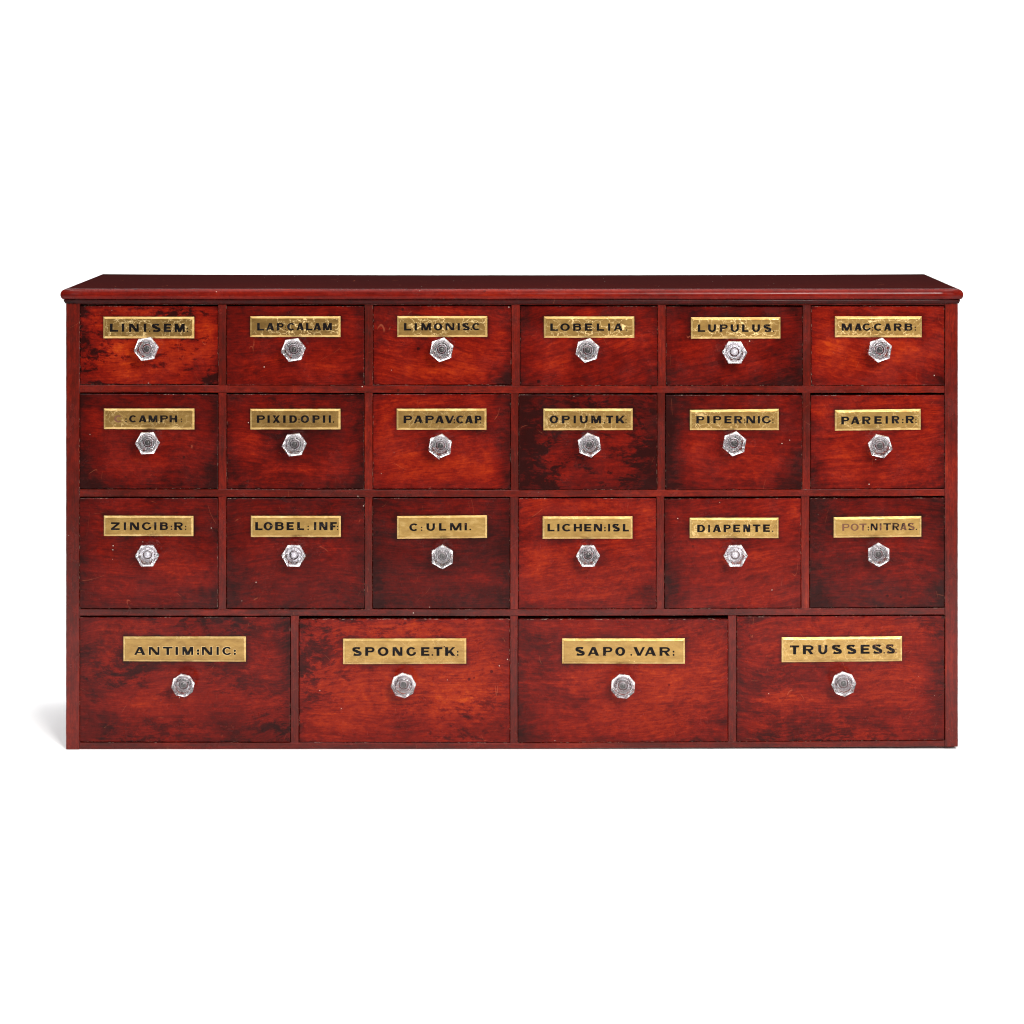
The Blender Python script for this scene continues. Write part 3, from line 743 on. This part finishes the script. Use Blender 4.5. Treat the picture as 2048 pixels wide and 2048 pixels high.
def build_drawer(i, d):
    xl, xr, tl, tr, bl_, br = d['b']
    row = 0 if i < 6 else 1 if i < 12 else 2 if i < 18 else 3
    bl_ = min(bl_, rt[row + 1](xl) - 0.7); br = min(br, rt[row + 1](xr) - 0.7)
    W, cx = X(xr) - X(xl), X((xl + xr) / 2)
    cyp = (tl + tr + bl_ + br) / 4; cz = Z(cyp)
    H = (bl_ + br - tl - tr) / 2 * K
    y0 = -0.0017 + 0.0026 * hash01(i, 3.1)
    nx, nz = max(20, int(W / 0.0036)), max(16, int(H / 0.0036))
    e = 0.0008
    us = [0, e / W] + [j / nx for j in range(1, nx)] + [1 - e / W, 1]
    ws = [0, e / H] + [j / nz for j in range(1, nz)] + [1 - e / H, 1]
    verts, faces, cols = [], [], []
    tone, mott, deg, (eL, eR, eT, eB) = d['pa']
    px0, px1, pt0, pt1, pb0, pb1 = d['p']
    for b, w in enumerate(ws):
        for a, u in enumerate(us):
            x = xl + (xr - xl) * u
            zt = tl + (tr - tl) * u; zb = bl_ + (br - bl_) * u
            yy = zt + (zb - zt) * w
            border = a in (0, len(us) - 1) or b in (0, len(ws) - 1)
            jx = (hash01(a, b, i) - .5) * 0.0003 if border else 0
            verts.append((X(x) - cx + (jx if b in (0, len(ws)-1) else 0), y0 + (e if border else 0), Z(yy) - cz + (jx if border else 0)))
            # --- patina
            P = Vector((X(x) * 14 + i * 3.7, i * 1.31, Z(yy) * 14))
            n1 = noise.noise(P); n2 = noise.noise(P * 3.1); n3 = noise.noise(P * 8.0)
            t = tone + 0.05 * n1
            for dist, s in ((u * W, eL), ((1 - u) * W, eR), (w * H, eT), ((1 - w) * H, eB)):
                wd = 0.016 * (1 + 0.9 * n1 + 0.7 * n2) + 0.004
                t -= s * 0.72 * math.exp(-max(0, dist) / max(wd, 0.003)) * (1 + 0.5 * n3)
            for (bu, bv, ru, rv, am) in d['bl']:
                q = ((u - bu + 0.05 * n2) / ru) ** 2 + ((w - bv + 0.05 * n3) / rv) ** 2
                t += am * math.exp(-q) * (1 + 0.4 * n3)
            # polish and dirt gathered against the label
            dx = max(px0 - x, 0, x - px1); dy = max(pt0 - yy, 0, yy - pb1)
            dd = math.hypot(dx, dy)
            t -= 0.30 * math.exp(-dd / 4.5) * (0.8 + 0.8 * n2)
            # darker round the knob
            kx, ky = d['k'][0], d['k'][1]
            dk = math.hypot(x - kx, yy - ky)
            t -= 0.10 * math.exp(-(dk / 42.0) ** 2) * (1 + 1.2 * n2)
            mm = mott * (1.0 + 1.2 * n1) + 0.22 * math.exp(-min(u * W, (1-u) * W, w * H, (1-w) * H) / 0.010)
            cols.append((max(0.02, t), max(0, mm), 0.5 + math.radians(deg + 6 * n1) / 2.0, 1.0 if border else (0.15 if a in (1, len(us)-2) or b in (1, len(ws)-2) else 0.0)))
    A, B = len(us), len(ws)
    for b in range(B - 1):
        for a in range(A - 1):
            faces.append((b*A + a, b*A + a + 1, (b+1)*A + a + 1, (b+1)*A + a))
    # thick front and the box behind it
    loop = [a for a in range(A)] + [b*A + A - 1 for b in range(1, B)] + [(B-1)*A + a for a in range(A-2, -1, -1)] + [b*A for b in range(B-2, 0, -1)]
    k0 = len(verts)
    for q in loop:
        v = verts[q]; verts.append((v[0], 0.019, v[2])); cols.append((0.12, 0, .5, 0))
    n = len(loop)
    for q in range(n):
        r = (q + 1) % n
        faces.append((loop[q], loop[r], k0 + r, k0 + q))
    faces.append(tuple(range(k0, k0 + n)))
    hx, hz = W/2 - 0.002, H/2 - 0.003
    k1 = len(verts); t_ = 0.008
    for (sx, sz, yb) in [(-1,-1,.0195),(1,-1,.0195),(1,1,.0195),(-1,1,.0195),(-1,-1,.245),(1,-1,.245),(1,1,.245),(-1,1,.245)]:
        verts.append((sx*hx, yb, sz*hz)); cols.append((0.1, 0, .5, 0))
    for f_ in ((0,1,5,4),(0,3,7,4),(1,2,6,5),(4,5,6,7)):      # bottom, sides, back: open on top
        faces.append(tuple(k1 + q for q in f_))
    me = mesh('drawer', verts, faces); fix(me)
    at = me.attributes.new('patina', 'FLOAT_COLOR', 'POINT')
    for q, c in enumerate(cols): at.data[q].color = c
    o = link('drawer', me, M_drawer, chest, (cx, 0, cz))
    o['label'] = d['lab']

    # ---- gilt label under bevelled glass
    pcx, pcz = X((px0 + px1) / 2), Z((pt0 + pt1 + pb0 + pb1) / 4)
    th_, bev = 0.0024, 3.6
    base = [(px0, pt0), (px1, pt1), (px1, pb1), (px0, pb0)]
    inn = [(px0 + bev, pt0 + bev), (px1 - bev, pt1 + bev), (px1 - bev, pb1 - bev), (px0 + bev, pb0 - bev)]
    nn = 26
    def around(q, y):
        out = []
        for s in range(4):
            (ax, ay), (bx, by) = q[s], q[(s+1) % 4]
            m_ = nn if s % 2 == 0 else 6
            for j in range(m_):
                f_ = j / m_
                jit = (hash01(s, j, i, y) - .5) * (0.35 if y > -0.001 else 0.12)
                out.append((X(ax + (bx-ax)*f_) - pcx, y0 + y, Z(ay + (by-ay)*f_ + (jit if s % 2 == 0 and j else 0)) - pcz))
        return out
    inn2 = [(px0 + bev + .9, pt0 + bev + .9), (px1 - bev - .9, pt1 + bev + .9), (px1 - bev - .9, pb1 - bev - .9), (px0 + bev + .9, pb0 - bev - .9)]
    inn3 = [((a_[0]+b_[0])/2, (a_[1]+b_[1])/2) for a_, b_ in zip(inn, inn2)]
    rings = [around(base, 0.0004), around(base, -0.0006), around(inn, -th_ + 2e-4), around(inn3, -th_ + 5e-5), around(inn2, -th_)]
    verts = sum(rings, []); n = len(rings[0]); faces = []
    for r in range(4):
        for q in range(n):
            s = (q + 1) % n
            faces.append((r*n + q, r*n + s, (r+1)*n + s, (r+1)*n + q))
    # flat field as a clean quad strip
    faces.append(tuple(range(4*n, 5*n)))
    faces.append(tuple(range(n-1, -1, -1)))
    me = mesh('name_plate', verts, faces); fix(me)
    br_, cr_, sp_ = d['g']
    if row > 1: br_ += 0.06
    groove = 0.10 if row > 1 else 0.30
    paint(me, lambda co: (br_ if co.y < y0 - th_ + 2e-5 else groove if co.y < y0 - th_ + 1e-4 else 0.78, cr_ if co.y < y0 - th_ + 2e-5 else 0.3, sp_, 1))  # rim painted brighter for the light its bevel catches
    # base of the drawer sits at chest (cx, cz)
    pl = link('name_plate', me, M_gilt, o, (pcx - cx, 0, pcz - cz))

    # ---- lettering
    ox, oy, sc = d['o']
    ytL, ybL, ytR, ybR = d['y']
    x_first, x_last = d['t'][0][1], d['t'][-1][2]
    verts, faces, cols, mi = [], [], [], []
    def emit(polys, gx, gb, y, cval, m_, grow=0.0):
        nonlocal verts
        for c_, poly in enumerate(polys):
            k = len(verts)
            if grow:
                mx = sum(p[0] for p in poly)/len(poly); my = sum(p[1] for p in poly)/len(poly)
                if len(poly) > 6:
                    poly = [(mx + (p[0]-mx) * 1.22, my + (p[1]-my) * 1.22) for p in poly]
                else:
                    poly = [(p[0] + grow * (1 if p[0] > mx else -1), p[1] + grow * (1 if p[1] > my else -1)) for p in poly]
            for (x, z) in poly:
                verts.append((X(gx + x * sc) - pcx, y0 + y - 3e-6 * c_, Z(gb - z * sc) - pcz)); cols.append(cval)
            faces.append(tuple(range(k, k + len(poly)))); mi.append(m_)
    fade = d.get('fade', {})
    for gi, (ch, a, b) in enumerate(d['t']):
        f_ = ((a + b)/2 - x_first) / (x_last - x_first)
        yt, yb = ytL + (ytR - ytL)*f_, ybL + (ybR - ybL)*f_
        Hh = yb - yt; Wd = b - a
        tv = Hh * .345; th = Hh * .225
        if d.get('fade') and 'POT' in d['lab']: tv *= .82; th *= .8
        P = glyph(ch, Wd, Hh, tv, th)
        gx, gb = ox + a * sc, oy + yb * sc
        fd = fade.get(gi, 0.0)
        if d.get('halo'): emit(P, gx, gb, -th_ - 4e-5, (0, 0, 0, 1), 1, 4.2)
        emit(P, gx, gb, -th_ - 1.6e-4, (fd, min(1, d['g'][2] * .75), 0, 1), 0)
    me = mesh('lettering', verts, faces)
    for p, m_ in zip(me.polygons, mi): p.material_index = m_
    at = me.attributes.new('patina', 'FLOAT_COLOR', 'POINT')
    for q, c in enumerate(cols): at.data[q].color = c
    bm = bmesh.new(); bm.from_mesh(me)
    for f_ in bm.faces:
        f_.normal_update()
        if f_.normal.y > 0: f_.normal_flip()
    bm.to_mesh(me); bm.free()
    link('lettering', me, [M_ink, M_halo], o, (pcx - cx, 0, pcz - cz))

    # ---- glass knob with the bolt seen inside it
    kx, ky, kr, kn, rot = d['k']
    hgt = 0.0238
    f_ = (DIST - hgt + y0) / DIST
    wx = CAMX + (kx - VX) * K * f_
    wz = CAMZ - (ky - VY) * K * f_
    kb = bpy.data.objects.new('knob', KNOB[kn]); COL.objects.link(kb); kb.parent = o
    kb.location = (wx - cx, y0 - 0.0002, wz - cz)
    bv = kb.modifiers.new('edge', 'BEVEL'); bv.width = 0.00045; bv.segments = 2; bv.limit_method = 'ANGLE'; bv.angle_limit = math.radians(22)
    s_ = kr / 25.0 * f_
    kb.scale = (s_, 1.2, s_)
    # a little play, no two knobs sit quite square
    kb.rotation_euler = (math.radians((hash01(i, 1) - .5) * 9), -math.radians(rot), math.radians((hash01(i, 2) - .5) * 9))
    bo = bpy.data.objects.new('knob_bolt', PALE if i in (4, 12, 13, 16) else BOLT); COL.objects.link(bo); bo.parent = o
    bo.location = kb.location; bo.rotation_euler = kb.rotation_euler; bo.scale = kb.scale
for i, d in enumerate(D): build_drawer(i, d)
